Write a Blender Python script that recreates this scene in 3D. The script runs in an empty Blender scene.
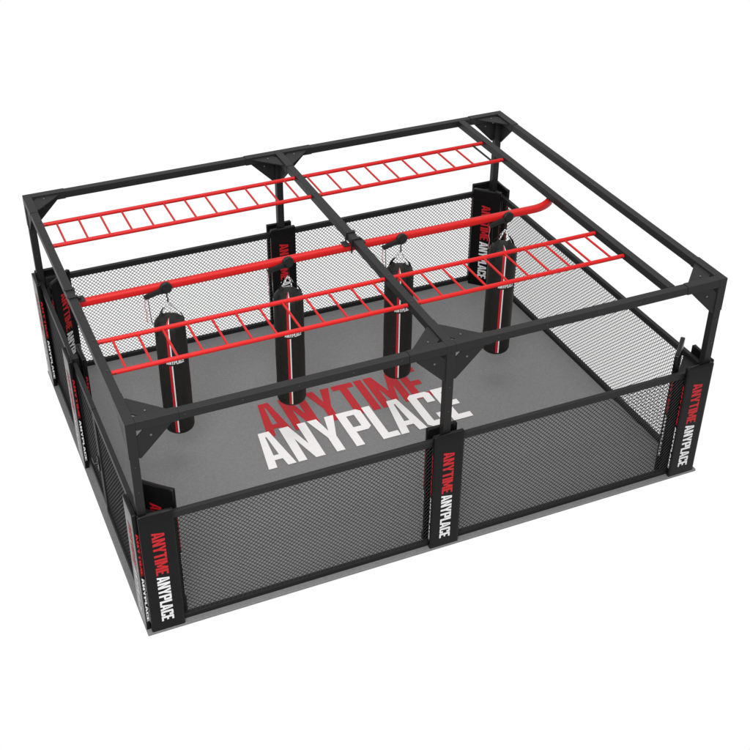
import bpy, bmesh, math, random
from mathutils import Matrix, Vector
from mathutils.geometry import tessellate_polygon
random.seed(3)
scene = bpy.context.scene
col = scene.collection

# ------------------------------------------------------------------ camera
F_PX, PX, PY = 1197.07, 340.56, 366.28          # focal length and principal point in pixels of a 750 px picture
cam_d = bpy.data.cameras.new("camera")
cam = bpy.data.objects.new("camera", cam_d); col.objects.link(cam)
cam_d.sensor_width = 36; cam_d.sensor_fit = 'HORIZONTAL'
cam_d.lens = F_PX / 750 * 36
cam_d.shift_x = (375 - PX) / 750
cam_d.shift_y = (PY - 375) / 750
cam_d.clip_end = 500
r = Vector((0.92237131, -0.38626032, -0.00584203))
u = Vector((0.2234481, 0.52112518, 0.82371081))
d = Vector((0.31512237, 0.76107261, -0.56698005))
m = Matrix((r, u, -d)).transposed().to_4x4()
m.translation = (-1.4517548, -8.4970445, 9.0012518)
cam.matrix_world = m
scene.camera = cam

# ------------------------------------------------------------------ light
w = bpy.data.worlds.new("World"); scene.world = w; w.use_nodes = True
bg = w.node_tree.nodes['Background']
bg.inputs[0].default_value = (1, 1, 1, 1); bg.inputs[1].default_value = 1.0
scene.view_settings.view_transform = 'Standard'
scene.view_settings.look = 'None'
scene.view_settings.exposure = 0.0
scene.view_settings.gamma = 1.0

def softbox(name, loc, target, size, watts):
    l = bpy.data.lights.new(name, 'AREA'); l.shape = 'DISK'; l.size = size; l.energy = watts
    o = bpy.data.objects.new(name, l); col.objects.link(o)
    o.location = loc
    o.rotation_euler = (Vector(target) - Vector(loc)).to_track_quat('-Z', 'Y').to_euler()
    return o
softbox("key_softbox", (-3.0, -9.0, 11.5), (2.8, 2.0, 0.5), 9.0, 4200)
softbox("top_softbox", (3.5, 2.0, 15.0), (3.2, 2.4, 0.0), 13.0, 1800)

# ------------------------------------------------------------------ dimensions
W, D, H = 6.487, 4.919, 2.6
T = 0.096                       # square steel tube
MX = 3.235                      # middle post
LY = 2.93                       # middle post of the left side
IX = 5.845                      # inner cross beam
FT = 1.46                       # top of the fence
ZM = 0.03                       # top of the mat

# ------------------------------------------------------------------ materials
def mat(name, base, rough=0.5, spec=0.5, noise=None, bump=None, metal=0.0, ior=1.5):
    mt = bpy.data.materials.new(name); mt.use_nodes = True
    nt = mt.node_tree; b = nt.nodes['Principled BSDF']
    b.inputs['Base Color'].default_value = (*base, 1)
    b.inputs['Roughness'].default_value = rough
    b.inputs['Specular IOR Level'].default_value = spec
    b.inputs['Metallic'].default_value = metal
    b.inputs['IOR'].default_value = ior
    tc = nt.nodes.new('ShaderNodeTexCoord')
    if noise:
        scale, amt, detail = noise
        n = nt.nodes.new('ShaderNodeTexNoise'); n.inputs['Scale'].default_value = scale
        n.inputs['Detail'].default_value = detail
        nt.links.new(tc.outputs['Object'], n.inputs['Vector'])
        mr = nt.nodes.new('ShaderNodeMapRange')
        mr.inputs[1].default_value = 0.3; mr.inputs[2].default_value = 0.7
        mr.inputs[3].default_value = 1 - amt; mr.inputs[4].default_value = 1 + amt
        nt.links.new(n.outputs['Fac'], mr.inputs[0])
        vm = nt.nodes.new('ShaderNodeVectorMath'); vm.operation = 'SCALE'
        vm.inputs[0].default_value = base
        nt.links.new(mr.outputs[0], vm.inputs['Scale'])
        nt.links.new(vm.outputs[0], b.inputs['Base Color'])
        rr = nt.nodes.new('ShaderNodeMapRange')
        rr.inputs[3].default_value = max(0, rough - .06); rr.inputs[4].default_value = min(1, rough + .06)
        nt.links.new(n.outputs['Fac'], rr.inputs[0]); nt.links.new(rr.outputs[0], b.inputs['Roughness'])
    if bump:
        scale, st, dist = bump
        n2 = nt.nodes.new('ShaderNodeTexNoise'); n2.inputs['Scale'].default_value = scale; n2.inputs['Detail'].default_value = 3
        nt.links.new(tc.outputs['Object'], n2.inputs['Vector'])
        bp = nt.nodes.new('ShaderNodeBump'); bp.inputs['Strength'].default_value = st; bp.inputs['Distance'].default_value = dist
        nt.links.new(n2.outputs['Fac'], bp.inputs['Height']); nt.links.new(bp.outputs[0], b.inputs['Normal'])
    return mt

M_STEEL = mat("powder_coated_steel", (0.0078, 0.0078, 0.0079), .45, .5, (140, .15, 3), (260, .15, .002), ior=1.24)
M_PLATE = mat("bracket_steel", (0.0072, 0.0072, 0.0073), .5, .5, (90, .15, 3), (220, .15, .002), ior=1.24)
M_BOLT = mat("black_bolt", (0.004, 0.004, 0.004), .35, .5)
M_ZINC = mat("zinc_bolt", (0.10, 0.10, 0.10), .35, .5, metal=.8)
M_RED = mat("red_powder_coat", (0.27, 0.0055, 0.005), .36, .5, (60, .06, 3), (240, .08, .001), ior=1.24)
M_VINYL = mat("black_vinyl", (0.0026, 0.0026, 0.0026), .24, .5, (30, .12, 3), (12, .06, .004), ior=1.22)
M_BAG = mat("black_leatherette", (0.0075, 0.007, 0.0064), .55, .15, (18, .18, 4), (60, .25, .004))
M_MESH = mat("black_wire", (0.008, 0.008, 0.008), .5, .5, ior=1.2)
M_MAT = mat("grey_rubber_mat", (0.100, 0.098, 0.099), .75, .2, (55, .13, 8), (150, .3, .002))
M_EDGE = mat("grey_mat_edge", (0.055, 0.056, 0.055), .7, .2, (60, .1, 3))
M_REDP = mat("red_print", (0.23, 0.008, 0.011), .6, .2, (90, .08, 4))
M_WHITEP = mat("white_print", (0.43, 0.42, 0.415), .6, .2, (90, .04, 4))
M_REDL = mat("red_lettering", (0.25, 0.005, 0.008), .5, .2, (60, .1, 3))
M_WHITEL = mat("white_lettering", (0.40, 0.40, 0.40), .5, .2, (60, .05, 3))
M_WEB = mat("black_webbing", (0.004, 0.004, 0.004), .7, .2, (300, .2, 2))
M_CHAIN = mat("silver_chain", (0.55, 0.55, 0.55), .3, .5, metal=1)
M_CORD = mat("pink_cord", (0.22, 0.08, 0.09), .7, .2, (200, .3, 2))
M_DOOR = mat("black_door_steel", (0.0078, 0.0078, 0.0079), .5, .5, (120, .15, 3), ior=1.24)

# ------------------------------------------------------------------ mesh helpers
class MB:
    def __init__(s): s.v = []; s.f = []; s.smooth = False
    def add(s, v, f):
        n = len(s.v); s.v += [tuple(x) for x in v]; s.f += [tuple(i + n for i in q) for q in f]; return s
    def box(s, x0, x1, y0, y1, z0, z1, bev=0.0):
        if bev <= 0:
            v = [(x, y, z) for z in (z0, z1) for y in (y0, y1) for x in (x0, x1)]
            return s.add(v, [(0,2,3,1),(4,5,7,6),(0,1,5,4),(2,6,7,3),(0,4,6,2),(1,3,7,5)])
        bm = bmesh.new(); bmesh.ops.create_cube(bm, size=1)
        for q in bm.verts:
            q.co = ((x0+x1)/2 + q.co.x*(x1-x0), (y0+y1)/2 + q.co.y*(y1-y0), (z0+z1)/2 + q.co.z*(z1-z0))
        bmesh.ops.bevel(bm, geom=bm.edges[:], offset=bev, segments=2, affect='EDGES', profile=.5)
        return s.bm(bm)
    def bm(s, bm):
        bm.verts.ensure_lookup_table()
        for i, q in enumerate(bm.verts): q.index = i
        s.add([q.co[:] for q in bm.verts], [[q.index for q in f.verts] for f in bm.faces]); bm.free(); return s
    def tube(s, pts, rad, n=10, cap=True):
        pts = [Vector(p) for p in pts]; rads = rad if isinstance(rad, (list, tuple)) else [rad]*len(pts)
        base = len(s.v); ref = None
        for i, p in enumerate(pts):
            t = (pts[min(i+1, len(pts)-1)] - pts[max(i-1, 0)]).normalized()
            if ref is None:
                ref = Vector((0,0,1)) if abs(t.z) < .9 else Vector((1,0,0))
            a = (ref - t*ref.dot(t)).normalized(); b = t.cross(a); ref = a
            for k in range(n):
                an = 2*math.pi*k/n
                s.v.append(tuple(p + (a*math.cos(an) + b*math.sin(an))*rads[i]))
        for i in range(len(pts)-1):
            for k in range(n):
                q = base+i*n; s.f.append((q+k, q+(k+1)%n, q+n+(k+1)%n, q+n+k))
        if cap:
            s.f.append(tuple(base+k for k in reversed(range(n))))
            e = base+(len(pts)-1)*n; s.f.append(tuple(e+k for k in range(n)))
        s.smooth = True
        return s
    def sweep(s, pts, prof):
        """profile (side, up offsets) swept along a level path"""
        base = len(s.v); n = len(prof); P = [Vector(p) for p in pts]
        for i, p in enumerate(P):
            t = (P[min(i+1, len(P)-1)] - P[max(i-1, 0)]).normalized()
            sd = Vector((-t.y, t.x, 0)).normalized()
            for a, b in prof: s.v.append(tuple(p + sd*a + Vector((0,0,b))))
        for i in range(len(P)-1):
            for k in range(n):
                q = base+i*n; s.f.append((q+k, q+(k+1)%n, q+n+(k+1)%n, q+n+k))
        s.f.append(tuple(base+k for k in reversed(range(n))))
        e = base+(len(P)-1)*n; s.f.append(tuple(e+k for k in range(n)))
        s.smooth = True
        return s
    def prism(s, poly, axis, a0, a1):
        """2-D polygon extruded along an axis"""
        def P(q, h):
            return {'x': (h, q[0], q[1]), 'y': (q[0], h, q[1]), 'z': (q[0], q[1], h)}[axis]
        n = len(poly); v = [P(q, a0) for q in poly] + [P(q, a1) for q in poly]
        return s.add(v, [tuple(range(n)), tuple(range(2*n-1, n-1, -1))] + [(i, i+n, (i+1)%n+n, (i+1)%n) for i in range(n)])
    def lathe(s, prof, n=40, c=(0,0)):
        base = len(s.v)
        for rr, z in prof:
            for k in range(n):
                a = 2*math.pi*k/n; s.v.append((c[0]+rr*math.cos(a), c[1]+rr*math.sin(a), z))
        for i in range(len(prof)-1):
            for k in range(n):
                q = base+i*n; s.f.append((q+k, q+(k+1)%n, q+n+(k+1)%n, q+n+k))
        s.f.append(tuple(base+k for k in reversed(range(n))))
        e = base+(len(prof)-1)*n; s.f.append(tuple(e+k for k in range(n)))
        s.smooth = True
        return s
    def build(s, name, material, parent=None, origin=None):
        o_ = Vector(origin) if origin is not None else Vector((0,0,0))
        me = bpy.data.meshes.new(name)
        me.from_pydata([tuple(Vector(v)-o_) for v in s.v], [], s.f)
        bm = bmesh.new(); bm.from_mesh(me); bmesh.ops.recalc_face_normals(bm, faces=bm.faces[:]); bm.to_mesh(me); bm.free()
        me.materials.append(material)
        if s.smooth:
            for q in me.polygons: q.use_smooth = True
            try: me.set_sharp_from_angle(angle=math.radians(40))
            except Exception: pass
        ob = bpy.data.objects.new(name, me); col.objects.link(ob)
        if parent: ob.parent = parent
        return ob

def tag(o, label=None, cat=None, group=None, kind=None):
    if label: o['label'] = label
    if cat: o['category'] = cat
    if group: o['group'] = group
    if kind: o['kind'] = kind
    return o
def empty(name, loc, rz=0, label=None, cat=None, group=None):
    o = bpy.data.objects.new(name, None); col.objects.link(o)
    o.empty_display_size = .2
    o.location = loc; o.rotation_euler = (0, 0, rz)
    return tag(o, label, cat, group)
def copy_tree(o, parent=None):
    c = o.copy(); col.objects.link(c); c.parent = parent
    for ch in list(o.children): copy_tree(ch, c)
    return c

# ------------------------------------------------------------------ block lettering
def glyphs(st):
    """condensed block capitals of height 1: (width, [contours]) - first contour outer, others holes"""
    G = {}
    w = .50; a = st*.98; tw = .20           # A: tapering legs, flat top
    l = (w-tw)/2
    def lx(y): return l*y                     # outer left edge
    yb0, yb1 = .20, .33                       # crossbar
    inl = lambda y: lx(y)+a
    top_in = .86
    G['A'] = (w, [[(0,0),(a,0),(inl(yb0)-.004,yb0),(w-inl(yb0)+.004,yb0),(w-a,0),(w,0),(w-l,1),(l,1)],
                  [(inl(yb1),yb1),(w-inl(yb1),yb1),(w/2+.012,top_in),(w/2-.012,top_in)]])
    w = .49
    G['N'] = (w, [[(0,0),(st,0),(st,.62),(w-st*1.12,0),(w,0),(w,1),(w-st,1),(w-st,.40),(st*1.12,1),(0,1)]])
    w = .50
    G['Y'] = (w, [[(w/2-st/2,0),(w/2+st/2,0),(w/2+st/2,.42),(w,1),(w-st*1.12,1),(w/2,.60),(st*1.12,1),(0,1),(w/2-st/2,.42)]])
    w = .42
    G['T'] = (w, [[(w/2-st/2,0),(w/2+st/2,0),(w/2+st/2,1-st*.95),(w,1-st*.95),(w,1),(0,1),(0,1-st*.95),(w/2-st/2,1-st*.95)]])
    G['I'] = (st, [[(0,0),(st,0),(st,1),(0,1)]])
    w = .62
    G['M'] = (w, [[(0,0),(st,0),(st,.60),(w/2-st*.35,.12),(w/2+st*.35,.12),(w-st,.60),(w-st,0),(w,0),(w,1),(w-st*1.1,1),(w/2,.46),(st*1.1,1),(0,1)]])
    w = .38; h = st*.92
    G['E'] = (w, [[(0,0),(w,0),(w,h),(st,h),(st,.5-h/2),(w-.05,.5-h/2),(w-.05,.5+h/2),(st,.5+h/2),(st,1-h),(w,1-h),(w,1),(0,1)]])
    w = .46; c = .07; k = .38
    G['P'] = (w, [[(0,0),(st,0),(st,k),(w-c,k),(w,k+c),(w,1-c),(w-c,1),(0,1)],
                  [(st,k+h),(w-st,k+h),(w-st,1-h),(st,1-h)]])
    w = .33
    G['L'] = (w, [[(0,0),(w,0),(w,h),(st,h),(st,1),(0,1)]])
    w = .44
    G['C'] = (w, [[(c,0),(w-c,0),(w,c),(w,.33),(w-st,.33),(w-st,h),(st,h),(st,1-h),(w-st,1-h),(w-st,.67),(w,.67),(w,1-c),(w-c,1),(0+c,1),(0,1-c),(0,c)]])
    return G
def text_tris(word, st=.15, gap=.035):
    """flat triangles of a word, baseline y=0, height 1; returns verts, tris, width"""
    G = glyphs(st); x = 0; V = []; Fc = []
    for i, ch in enumerate(word):
        w_, cs = G[ch]
        flat = [p for c in cs for p in c]
        tris = tessellate_polygon([[Vector((p[0], p[1], 0)) for p in c] for c in cs])
        n = len(V); V += [(x+p[0], p[1]) for p in flat]
        Fc += [tuple(n+k for k in t) for t in tris]
        x += w_ + gap
        nx = word[i+1] if i+1 < len(word) else ''
        if ch+nx in ('LA',): x -= .03
        if ch+nx in ('YP', 'AN', 'NY', 'YT', 'AC'): x -= .005
    return V, Fc, x - gap

# ------------------------------------------------------------------ mat with the big print
fm = empty('floor_mat', (W/2, D/2, 0), 0, 'grey speckled rubber floor mat with large red and white print under the cage', 'mat')
o0 = (W/2, D/2, 0)
e = .0545
mb = MB(); mb.box(-e, W+e, -e, D+e, 0, ZM, .004); mb.build('mat_slab', M_MAT, fm, o0)
def floor_word(word, x0, x1, y0, y1, z, m_, nm):
    V, Fc, tw = text_tris(word, .155, .045)
    sx = (x1-x0)/tw
    b = MB(); b.add([(x0+a*sx, y0+c*(y1-y0), z) for a, c in V], Fc); return b.build(nm, m_, fm, o0)
floor_word('ANYTIME', 2.13, 4.385, 2.475, 3.155, ZM+.004, M_REDP, 'red_print')
floor_word('ANYPLACE', 1.93, 4.635, 1.89, 2.585, ZM+.008, M_WHITEP, 'white_print')

# ------------------------------------------------------------------ steel cage frame
fo = (W/2, D/2, ZM)
fr = empty('cage_frame', fo, 0, 'black powder coated square tube frame carrying the open roof over the mat', 'steel frame')
B = .004
def tubebox(nm, *a, m_=M_STEEL):
    b = MB(); b.box(*a, B); return b.build(nm, m_, fr, fo)
h0, h1 = H-T+.005, H-.005                       # beams sit a touch inside the joint sleeves
hx = MX - T/2
posts = [(0, 0), (MX-T/2, 0), (W-T, 0), (0, D-T), (MX-T/2, D-T), (W-T, D-T)]
for x, y in posts:
    tubebox('post', x+.005, x+T-.005, y+.005, y+T-.005, ZM, H-T-.30)
# beams butt against the joint sleeves
S = .40                                        # sleeve length along a beam
def bx_(x0, x1, y): tubebox('beam', x0, x1, y+.004, y+T-.004, h0, h1)
def by_(y0, y1, x): tubebox('beam', x+.004, x+T-.004, y0, y1, h0, h1)
for y in (0, D-T):
    bx_(T+S, hx-S, y); bx_(hx+T+S, W-T-S, y)
for x in (0, W-T):
    by_(T+S, D-T-S, x)
by_(T+S, D-T-S, hx)
by_(T, D-T, IX-T/2)
def sleeve(x, y, dirs):
    """welded joint: hub with stub sleeves along the beams and down the post"""
    b = MB(); q = .0
    b.box(x, x+T, y, y+T, H-T, H, B)
    for dx, dy in dirs:
        if dx > 0: b.box(x+T, x+T+S, y, y+T, H-T, H, B)
        if dx < 0: b.box(x-S, x, y, y+T, H-T, H, B)
        if dy > 0: b.box(x, x+T, y+T, y+T+S, H-T, H, B)
        if dy < 0: b.box(x, x+T, y-S, y, H-T, H, B)
    b.box(x, x+T, y, y+T, H-T-.30, H-T, B)
    b.build('joint_sleeve', M_STEEL, fr, fo)
GL = .32
def gpoly(sx, sy, cx, cy, L=GL):
    """triangular plate polygon in the corner (cx,cy) opening towards (sx,sy), corner cut away"""
    c = .075
    return [(cx+sx*a, cy+sy*b) for a, b in [(c,0),(L,0),(L,.02),(.02,L),(0,L),(0,c)]]
def gusset(poly, axis, a0, a1):
    b = MB(); b.prism(poly, axis, a0, a1); b.build('gusset_plate', M_PLATE, fr, fo)
def bolt(p, axis, m_=M_BOLT, rr=.011, ln=.008):
    d_ = {'x': (1,0,0), 'y': (0,1,0), 'z': (0,0,1), '-y': (0,-1,0), '-x': (-1,0,0)}[axis]
    p = Vector(p); b = MB(); b.tube([p, p+Vector(d_)*ln*.7, p+Vector(d_)*ln], [rr, rr, rr*.7], 8)
    b.build('bolt', m_, fr, fo)
zt = H-T
for (x, y) in posts:
    dy = 1 if y == 0 else -1
    dxs = [1] if x == 0 else ([-1] if x > W-1 else [1, -1])
    sleeve(x, y, [(q, 0) for q in dxs] + [(0, dy)])
    fy = y+T if dy > 0 else y
    py0 = y+.012 if dy > 0 else y+T-.024        # plate in the plane of the outer face
    for q in dxs:
        fx = x+T if q > 0 else x
        gusset(gpoly(q, -1, fx, zt), 'y', py0, py0+.012)
        gusset(gpoly(q, dy, fx, fy), 'z', H-.03, H-.018)
        bolt((fx+q*.13, py0, zt-.085), '-y', M_ZINC, .012)
        bolt((fx+q*.13, fy+dy*.07, H-.018), 'z', M_ZINC, .010)
    px0 = x+.012 if x == 0 else (x+T-.024 if x > W-1 else x+T/2-.006)
    gusset(gpoly(dy, -1, fy, zt), 'x', px0, px0+.012)
    # adjustment bolt holes on the post
    yb = y+.005
    for z in (2.10, 1.80):
        bolt((x+T/2, yb, z), '-y', M_BOLT, .010, .004)
for x in (.55, 1.10, 1.65, 2.2, 2.7, 3.75, 4.3, 4.9, 5.4):
    bolt((x, .004, H-T/2+.01), '-y', M_BOLT, .009, .004)
for y in (.9, 1.47, 2.05, 3.0, 3.6, 4.15):
    bolt((T/2+.012, y, H-.004), 'z', M_BOLT, .009, .004)
    bolt((MX, y, H-.004), 'z', M_BOLT, .009, .004)
for sx, sy in ((0,0), (1,0), (0,1), (1,1)):      # added solid fills that darken the gaps behind the diagonal pads
    tri = [(.102,.064),(.375,.064),(.064,.375),(.064,.102),(.102,.102)]
    b = MB(); b.prism([(W-a if sx else a, D-c if sy else c) for a, c in tri], 'z', ZM+.002, 1.41 if sx else 1.34); b.build('corner_dark_fill', M_STEEL, fr, fo)
# short post carrying the left-hand fence beside the door
tubebox('door_post', .006, T-.006, LY-T/2, LY+T/2, ZM, 1.50)

# ------------------------------------------------------------------ fence panels
def wire_mesh(L, z0, z1, pitch=.0505, rad=.0036):
    """crossing diagonal wires filling a panel 0..L, z0..z1 (local x along the panel, y = depth)"""
    b = MB(); Hh = z1-z0
    for s_, off in ((1, -.0028), (-1, .0028)):
        n0 = int(-Hh/pitch)-1; n1 = int(L/pitch)+2
        for i in range(n0, n1):
            c = i*pitch + pitch*.5
            # line x = c + t, z = t (s=1) or z = Hh - t
            t0 = max(0, -c); t1 = min(Hh, L-c)
            if t1 - t0 < .01: continue
            za, zb = (t0, t1) if s_ > 0 else (Hh-t0, Hh-t1)
            A = Vector((c+t0, off, z0+za)); C = Vector((c+t1, off, z0+zb))
            dd = (C-A).normalized(); nn = Vector((-dd.z, 0, dd.x))
            v = []
            for P in (A, C):
                v += [P+nn*rad, P+Vector((0,rad,0)), P-nn*rad, P-Vector((0,rad,0))]
            b.add(v, [(0,1,5,4),(1,2,6,5),(2,3,7,6),(3,0,4,7)])
    return b
def panel(loc, rz, L, label, name='mesh_fence_panel', cat='fence', group='wire mesh fence panels round the mat', dpt=.05, zb=ZM, latch=False, m_=M_STEEL, wr=.0036):
    """local x along the panel, panel thickness y 0..dpt"""
    t = empty(name, (loc[0], loc[1], ZM), rz, label, cat, group)
    o_ = (0, 0, ZM); k = .075; z1 = FT
    for nm, a in (('top_rail', (0, L, 0, dpt, z1-k, z1)), ('bottom_rail', (0, L, 0, dpt, zb, zb+.06))):
        b = MB(); b.box(*a, B); b.build(nm, m_, t, o_)
    for x in (0, L-.05):
        b = MB(); b.box(x, x+.05, .001, dpt-.001, zb+.06, z1-k, B); b.build('stile', m_, t, o_)
    b = wire_mesh(L-.10, zb+.06, z1-k, rad=wr)
    b.v = [(x+.05, y+dpt/2, z) for x, y, z in b.v]
    b.build('wire_mesh', M_MESH, t, o_)
    if latch:
        b = MB(); b.box(L-.12, L-.02, dpt, dpt+.02, .60, .76, .004); b.tube([(L-.06, dpt+.02, .70), (L-.06, dpt+.06, .70)], .016, 10)
        b.tube([(L-.06, dpt+.055, .70), (L-.15, dpt+.055, .70)], .012, 10)
        b.build('latch', M_BOLT, t, o_)
        for z in (.35, 1.15):
            b = MB(); b.tube([(-.012, dpt, z-.05), (-.012, dpt, z+.05)], .014, 10); b.build('hinge', M_BOLT, t, o_)
    return t
g = .003
panel((T+g, .008), 0, hx-T-2*g, 'black wire mesh fence panel along the near side, left of its middle post')
panel((hx+T+g, .008), 0, W-T-hx-T-2*g, 'black wire mesh fence panel along the near side, right of its middle post')
panel((T+g, D-.058), 0, hx-T-2*g, 'black wire mesh fence panel along the far side, left of its middle post')
panel((hx+T+g, D-.058), 0, W-T-hx-T-2*g, 'black wire mesh fence panel along the far side, right of its middle post')
panel((W-.008, T+g), math.pi/2, D-2*T-2*g, 'long black wire mesh fence panel closing the whole right hand side')
# left side: rotated so that local +y points outwards (-x)
panel((.058, LY+T/2+g), math.pi/2, D-T-LY-T/2-2*g, 'black wire mesh fence panel on the left side, behind the door post', wr=.0055)
panel((.058, T+g), math.pi/2, 1.92-T-2*g, 'black wire mesh fence panel on the left side, nearest the near left corner', wr=.0055)
# the door of the left side: hinged on the door post, latch towards the front
dr = panel((.008, LY-T/2-.012), -math.pi/2, LY-T/2-.012-1.93, 'black mesh door with latch in the left side fence', 'mesh_door', 'door', None, .05, .12, False, M_DOOR, .0055)
o_ = (0, 0, ZM); L_ = LY-T/2-.012-1.93
# door local +y is world +x: the outside of the door is local -y
b = MB(); b.box(L_-.07, L_-.01, -.016, 0, .60, .78, .004)
b.tube([(L_-.04, -.014, .70), (L_-.04, -.055, .70)], .016, 10); b.tube([(L_-.04, -.05, .70), (L_-.15, -.05, .70)], .012, 10)
b.build('latch', M_BOLT, dr, o_)
for z in (.35, 1.15):
    b = MB(); b.tube([(.0, -.012, z-.05), (.0, -.012, z+.05)], .014, 10); b.build('hinge', M_BOLT, dr, o_)

# ------------------------------------------------------------------ post pads
PT, PZ0 = .052, ZM+.004
def pad_letterings(nm, word, zt, zb, hgt, both, m_, t, PW):
    """letters reading downwards on the face and, small, on both edges"""
    V, Fc, tw = text_tris(word, .168, .03)
    Ln = zt-zb; hs = .020
    sets = [[(-hgt/2+c*hgt, -PT-.002, zt-a*Ln/tw) for a, c in V],
            [(-PW/2-.002, -PT/2+hs/2-c*hs, zt-a*Ln/tw) for a, c in V],
            [(PW/2+.002, -PT/2-hs/2+c*hs, zt-a*Ln/tw) for a, c in V]]
    if both: sets.append([(hgt/2-c*hgt, .002, zt-a*Ln/tw) for a, c in V])
    for q_ in sets:
        b = MB(); b.add(q_, Fc); b.build(nm, m_, t)
def make_pad(both=False, PW=.345, PZ1=1.545):
    t = empty('post_pad', (0, 0, 0))
    b = MB(); hw_ = PW/2; secs = [(-hw_, .010), (-hw_+.003, .0045), (-hw_+.007, .0015), (-hw_+.013, 0)]
    secs += [(-hw_+.013+(PW-.026)*k/12, 0) for k in range(1, 12)]
    secs += [(-x, d_) for x, d_ in reversed(secs[:4])]
    n = 0
    for x, ins in secs:                     # the cover is stuffed: its top edge rounds off most in the middle
        k = max(0, 1-(2*x/PW)**2)**.8; rf = .006+.020*k; rb = .006+.012*k
        y0, y1, z0, z1 = -PT+ins, -ins, PZ0+ins, PZ1-ins+.004*k
        loop = [(y1, z0), (y0, z0), (y0, z1-rf-.15)]
        loop += [(y0+rf*(1-math.cos(a)), z1-rf+rf*math.sin(a)) for a in [math.radians(18*q_) for q_ in range(6)]]
        loop += [(y1-rb+rb*math.sin(a), z1-rb+rb*math.cos(a)) for a in [math.radians(22.5*q_) for q_ in range(5)]]
        n = len(loop); b.v += [(x, y, z) for y, z in loop]
    for i in range(len(secs)-1):
        for k in range(n): b.f.append((i*n+k, i*n+(k+1)%n, (i+1)*n+(k+1)%n, (i+1)*n+k))
    b.f.append(tuple(range(n))); b.f.append(tuple((len(secs)-1)*n+k for k in range(n)))
    b.smooth = True; b.build('pad_body', M_VINYL, t)
    dz = PZ1-1.545
    pad_letterings('red_lettering', 'ANYTIME', 1.32+dz, .77+dz, .125, both, M_REDL, t, PW)
    pad_letterings('white_lettering', 'ANYPLACE', .745+dz, .15+dz, .125, both, M_WHITEL, t, PW)
    return t
def N(x, y): return math.atan2(y, x) + math.pi/2
q = .23
PADS = [
 (.163, 0, N(0,-1), 0, 'black vinyl post pad facing outwards on the near side of the near left corner post'),
 (0, .175, N(-1,0), 0, 'black vinyl post pad facing left on the outside of the near left corner post'),
 (q, q, N(1,1), 2, 'black vinyl post pad set diagonally inside the near left corner'),
 (MX+.008, 0, N(0,-1), 0, 'black vinyl post pad facing outwards on the middle post of the near side'),
 (MX, T+.004, N(0,1), 1, 'black vinyl post pad on the inner face of the near middle post'),
 (W-.163, 0, N(0,-1), 0, 'black vinyl post pad facing outwards on the near side of the right corner post'),
 (W, .175, N(1,0), 0, 'black vinyl post pad facing right on the outside of the near right corner post'),
 (W-q, q, N(-1,1), 2, 'black vinyl post pad seen edge on, set diagonally inside the near right corner'),
 (W-.163, D, N(0,1), 0, 'black vinyl post pad facing away behind the far right corner post'),
 (W, D-.175, N(1,0), 0, 'black vinyl post pad facing right on the outside of the far right corner post'),
 (W-q, D-q, N(-1,-1), 3, 'black vinyl post pad set diagonally inside the far right corner behind a punching bag'),
 (MX, D, N(0,1), 0, 'black vinyl post pad facing away behind the far middle post'),
 (MX, D-T-.004, N(0,-1), 0, 'black vinyl post pad facing inwards on the far middle post'),
 (.163, D, N(0,1), 0, 'black vinyl post pad facing away behind the far left corner post'),
 (0, D-.175, N(-1,0), 0, 'black vinyl post pad facing left on the outside of the far left corner post'),
 (q, D-q, N(1,-1), 3, 'black vinyl post pad set diagonally inside the far left corner'),
 (0, LY, N(-1,0), 0, 'black vinyl post pad facing left on the door post of the left side'),
 (T+.004, LY, N(1,0), 0, 'black vinyl post pad facing inwards on the door post of the left side'),
]
src = {0: make_pad(False), 1: make_pad(True), 2: make_pad(True, .42, 1.65), 3: make_pad(False, .40, 1.555)}; used = set()
for (x, y, rz, both, lab) in PADS:
    o = src[both] if both not in used else copy_tree(src[both]); used.add(both)
    o.location = (x, y, 0); o.rotation_euler = (0, 0, rz)
    tag(o, lab, 'post pad', 'black pads on the cage posts')

# ------------------------------------------------------------------ red ladders
def ladder(x0, x1, ya, yb, xs, label, dark_last=False):
    z = 2.553
    o_ = (x0, yb, z); t = empty('monkey_bar_ladder', o_, 0, label, 'ladder', 'red overhead ladders')
    for y in (ya, yb):
        b = MB(); b.tube([(x0, y, z), (x1, y, z)], .024, 14); b.build('side_rail', M_RED, t, o_)
    n = len(xs)
    for i, x in enumerate(xs):
        b = MB(); b.tube([(x, yb+.01, z), (x, ya-.01, z)], .0125, 10)
        b.build('rung', M_STEEL if (dark_last and i == n-1) else M_RED, t, o_)
    for x in (x0+.035, x1-.035):
        for y in (ya, yb):
            b = MB(); b.tube([(x, y-.030, z), (x, y+.030, z)], .009, 8); b.build('bolt', M_BOLT, t, o_)
xl = [.245+.2545*i for i in range(12)]
xr = [3.345+.2565*i for i in range(10)]
LYS = [(4.15, 3.60, 'far'), (1.475, .905, 'near')]
for ya, yb, nm in LYS:
    ladder(T+.001, hx-.001, ya, yb, xl, 'red overhead ladder nearer the %s side, left of the centre beam' % nm)
    ladder(hx+T+.001, IX-T/2-.001, ya, yb, xr, 'red overhead ladder nearer the %s side, right of the centre beam' % nm, nm == 'far')

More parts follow.
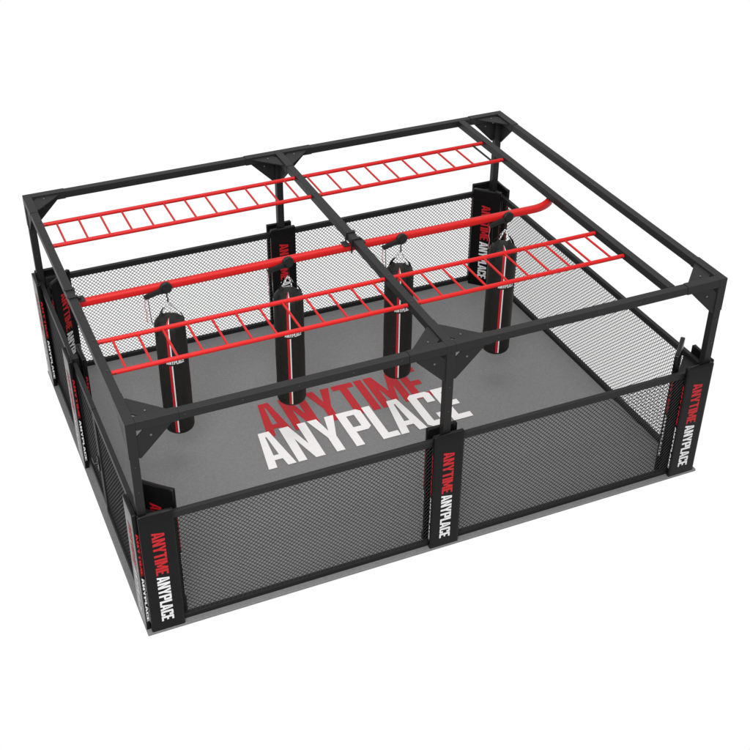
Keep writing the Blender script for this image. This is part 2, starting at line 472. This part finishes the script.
# ------------------------------------------------------------------ red bag rail
RY, RZ = 2.43, 2.462
ro = (T, RY, RZ)
rl = empty('bag_rail', ro, 0, 'thick red rail with a bent right end, above the punching bags', 'rail')
hw, rc = .042, .026
prof = []
for cx, cy, a0 in ((hw-rc, hw-rc, 0), (-hw+rc, hw-rc, 90), (-hw+rc, -hw+rc, 180), (hw-rc, -hw+rc, 270)):
    for k in range(5):
        a = math.radians(a0+k*22.5); prof.append((cx+rc*math.cos(a), cy+rc*math.sin(a)))
pts = [(.12, RY, RZ), (1.5, RY, RZ), (3.2, RY, RZ), (4.6, RY, RZ-.008), (5.50, RY, RZ-.010)]
for k in range(1, 13):
    a = math.radians(k*3.4); R_ = .44
    pts.append((5.56+R_*math.sin(a), RY+R_*(1-math.cos(a)), RZ-.010))
b = MB(); b.sweep(pts, prof); b.build('rail_tube', M_RED, rl, ro)
for xc, lx in ((T/2, 0), (MX, 1)):
    for yy in (RY-.085, RY+.085):
        b = MB()
        b.box(xc-T/2-.008, xc+T/2+.008, yy-.02, yy+.02, H+.001, H+.009, .002)      # strap over the beam
        b.box(xc+T/2+.001, xc+T/2+.009, yy-.02, yy+.02, RZ-.03, H+.001, .002)
        if lx: b.box(xc-T/2-.009, xc-T/2-.001, yy-.02, yy+.02, RZ-.03, H+.001, .002)
        b.build('clamp_strap', M_STEEL, rl, ro)
    b = MB(); b.box(xc+T/2+.010, xc+T/2+.085, RY-.06, RY+.06, RZ+hw+.001, RZ+hw+.011, .002)
    b.box(xc+T/2+.010, xc+T/2+.085, RY+hw+.002, RY+hw+.012, RZ-.02, RZ+hw+.001, .002)
    b.box(xc+T/2+.012, xc+T/2+.05, RY-.02, RY+.02, RZ+hw+.012, RZ+hw+.035, .004)
    b.build('rail_bracket', M_STEEL, rl, ro)
    if lx:
        b = MB(); b.box(xc-T/2-.085, xc-T/2-.010, RY-.06, RY+.06, RZ+hw+.001, RZ+hw+.011, .002); b.build('rail_bracket', M_STEEL, rl, ro)

# ------------------------------------------------------------------ punching bags and trolleys
BY, BR, BZ0, BZ1 = 2.46, .172, .535, 1.965
PH = math.radians(-90-23)       # direction the stripes face
def make_bag():
    t = empty('punching_bag', (0, 0, 0))
    rad = lambda z: BR
    prof = [(.02, BZ0), (.11, BZ0+.002), (.145, BZ0+.010), (.163, BZ0+.028), (BR, BZ0+.055)]
    for k in range(1, 9): prof.append((BR*(1+.008*math.sin(k*2.1)), BZ0+.055+(BZ1-BZ0-.10)*k/8.5))
    prof += [(.171, BZ1+.0), (.165, BZ1+.022), (.150, BZ1+.044), (.128, BZ1+.060), (.10, BZ1+.068), (.05, BZ1+.072)]
    b = MB(); b.lathe(prof, 48); b.build('bag_body', M_BAG, t)
    b = MB(); b.lathe([(BR+.0015, BZ1-.06), (BR+.003, BZ1-.055), (BR+.003, BZ1-.035), (BR+.0015, BZ1-.03)], 48)
    def wrap(a, z, rr=BR+.0035): return (rr*math.cos(PH+a), rr*math.sin(PH+a), z)
    zt0 = BZ0+.03; ztx, zty = 1.528, 1.583       # text band
    for nm, a0, a1, m_ in (('red_stripe', -.13, .02, M_REDL), ('white_stripe', .035, .115, M_WHITEL)):
        b = MB()
        for z0, z1 in ((BZ0+.05, ztx-.02), (zty+.02, BZ1-.02)):
            K, Z = 4, 12; v = []; f = []
            for i in range(Z+1):
                for k in range(K+1): v.append(wrap(a0+(a1-a0)*k/K, z0+(z1-z0)*i/Z))
            for i in range(Z):
                for k in range(K):
                    q_ = i*(K+1)+k; f.append((q_, q_+1, q_+K+2, q_+K+1))
            b.add(v, f)
        # the stripe runs over the shoulder
        v = []; f = []
        sh = [(.1745, BZ1-.02), (.1745, BZ1+.001), (.168, BZ1+.024), (.153, BZ1+.047), (.131, BZ1+.063), (.102, BZ1+.072), (.05, BZ1+.0755), (.02, BZ1+.0755)]
        for rr, z in sh:
            for a in (a0, a1): v.append(wrap(a, z, rr))
        b.add(v, [(2*k, 2*k+1, 2*k+3, 2*k+2) for k in range(7)])
        b.build(nm, m_, t)
    for word, z0, z1, m_, nm in (('ANYPLACE', ztx, zty, M_WHITEL, 'white_lettering'),):
        V, Fc, tw = text_tris(word, .17, .03)
        b = MB(); span = 1.20
        b.add([wrap(-.30+a/tw*span, z0+c*(z1-z0)) for a, c in V], Fc); b.build(nm, m_, t)
    for k in range(4):                          # webbing straps up to the chains
        a = PH+math.radians(38+90*k); ca, sa = math.cos(a), math.sin(a)
        p0 = Vector((ca*.168, sa*.168, BZ1-.10)); p1 = Vector((ca*.172, sa*.172, BZ1+.01)); p2 = Vector((ca*.135, sa*.135, BZ1+.085)); p3 = Vector((ca*.075, sa*.075, BZ1+.165))
        b = MB(); sd = Vector((-sa, ca, 0))*.021; nn = Vector((ca, sa, .3)).normalized()*.004
        v = []
        for p in (p0+nn*1.3, p1+nn*1.3, p2+nn*1.6, p3+nn): v += [p-sd, p+sd, p+sd+nn, p-sd+nn]
        f = []
        for i in range(3):
            for j in range(4): f.append((i*4+j, i*4+(j+1)%4, i*4+4+(j+1)%4, i*4+4+j))
        f += [(0,1,2,3), (12,15,14,13)]
        b.add(v, f); b.build('strap', M_WEB, t)
        b = MB(); top = Vector((0, -.02, 2.255)); n = 7
        for i in range(n):                       # little oval links
            c0 = p3.lerp(top, i/n); c1 = p3.lerp(top, (i+1.15)/n)
            mid = (c0+c1)/2; ax = (c1-c0)/2; s1 = ax.normalized().cross(Vector((sa, -ca, .2))).normalized()*.008
            s2 = ax.normalized().cross(s1)
            sv = s1 if i % 2 else s2
            b.tube([mid+ax*math.cos(q_*math.pi/4)+sv*math.sin(q_*math.pi/4) for q_ in range(9)], .0028, 5, False)
        b.build('chain', M_CHAIN, t)
    b = MB()
    b.tube([(0, -.02, 2.25), (0.004, -.03, 2.29), (-.012, -.045, 2.335), (-.004, -.06, 2.385), (-.002, -.088, 2.45)], [.009, .007, .008, .006, .007], 8)
    b.build('swivel_hook', M_WEB, t)
    return t
def make_trolley():
    """local origin on the rail axis"""
    t = empty('rail_trolley', (0, 0, 0))
    b = MB(); b.tube([(0, -hw-.006, +.020), (0, -hw-.012, +.020), (0, -hw-.038, +.020), (0, -hw-.044, +.020)], [.060, .068, .068, .060], 12); b.smooth = False
    b.build('clamp_disc', M_PLATE, t)
    b = MB(); b.box(-.05, .05, -hw-.005, hw+.012, -hw-.014, -hw-.002, .003); b.box(-.05, .05, hw+.002, hw+.012, -hw-.002, .03, .003)
    b.build('saddle', M_STEEL, t)
    b = MB()
    y0, y1 = -hw-.040, -hw+.004
    b.prism([(-.01, -.035), (-.05, .025), (-.225, -.022), (-.250, -.032), (-.228, -.068), (-.10, -.038)], 'y', y0-.004, y1-.012)
    b.build('lever_arm', M_PLATE, t)
    b = MB(); n = 14
    b.tube([(-.245+.006*math.sin(k*.9)+.012*k/n, y0+.01, -.05-.30*k/n) for k in range(n+1)], .0045, 6)
    b.build('pull_cord', M_CORD, t)
    b = MB(); b.tube([(-.205, y0+.01, -.05), (-.20, y0+.01, -.18), (-.19, y0+.02, -.33), (-.18, y0+.03, -.40), (-.15, y0+.04, -.43), (-.12, y0+.05, -.40)], .0042, 6)
    b.build('release_cord', M_WEB, t)
    return t
bags = [1.06, 2.45, 3.835, 5.215]
NM = ['leftmost', 'second from the left', 'third from the left', 'rightmost']
bag0, tr0 = make_bag(), make_trolley()
for i, x in enumerate(bags):
    bo = bag0 if i == 0 else copy_tree(bag0)
    to = tr0 if i == 0 else copy_tree(tr0)
    bo.location = (x, BY, 0); to.location = (x-.025, RY, RZ - .012 - (.014 if i == 3 else (.006 if i == 2 else 0)))
    bo.rotation_euler = (0, 0, math.radians([0, 1.5, -1, .5][i]))
    tag(bo, '%s black cylindrical punching bag with thin red and white stripes' % NM[i] if i in (0, 3) else 'black cylindrical punching bag with red and white stripes, %s of four' % NM[i], 'punching bag', 'punching bags hanging from the red rail')
    tag(to, 'black clamp with lever on the red rail, holding the %s punching bag' % ['leftmost', 'second from left', 'third from left', 'rightmost'][i], 'bag clamp', 'bag clamps on the red rail')
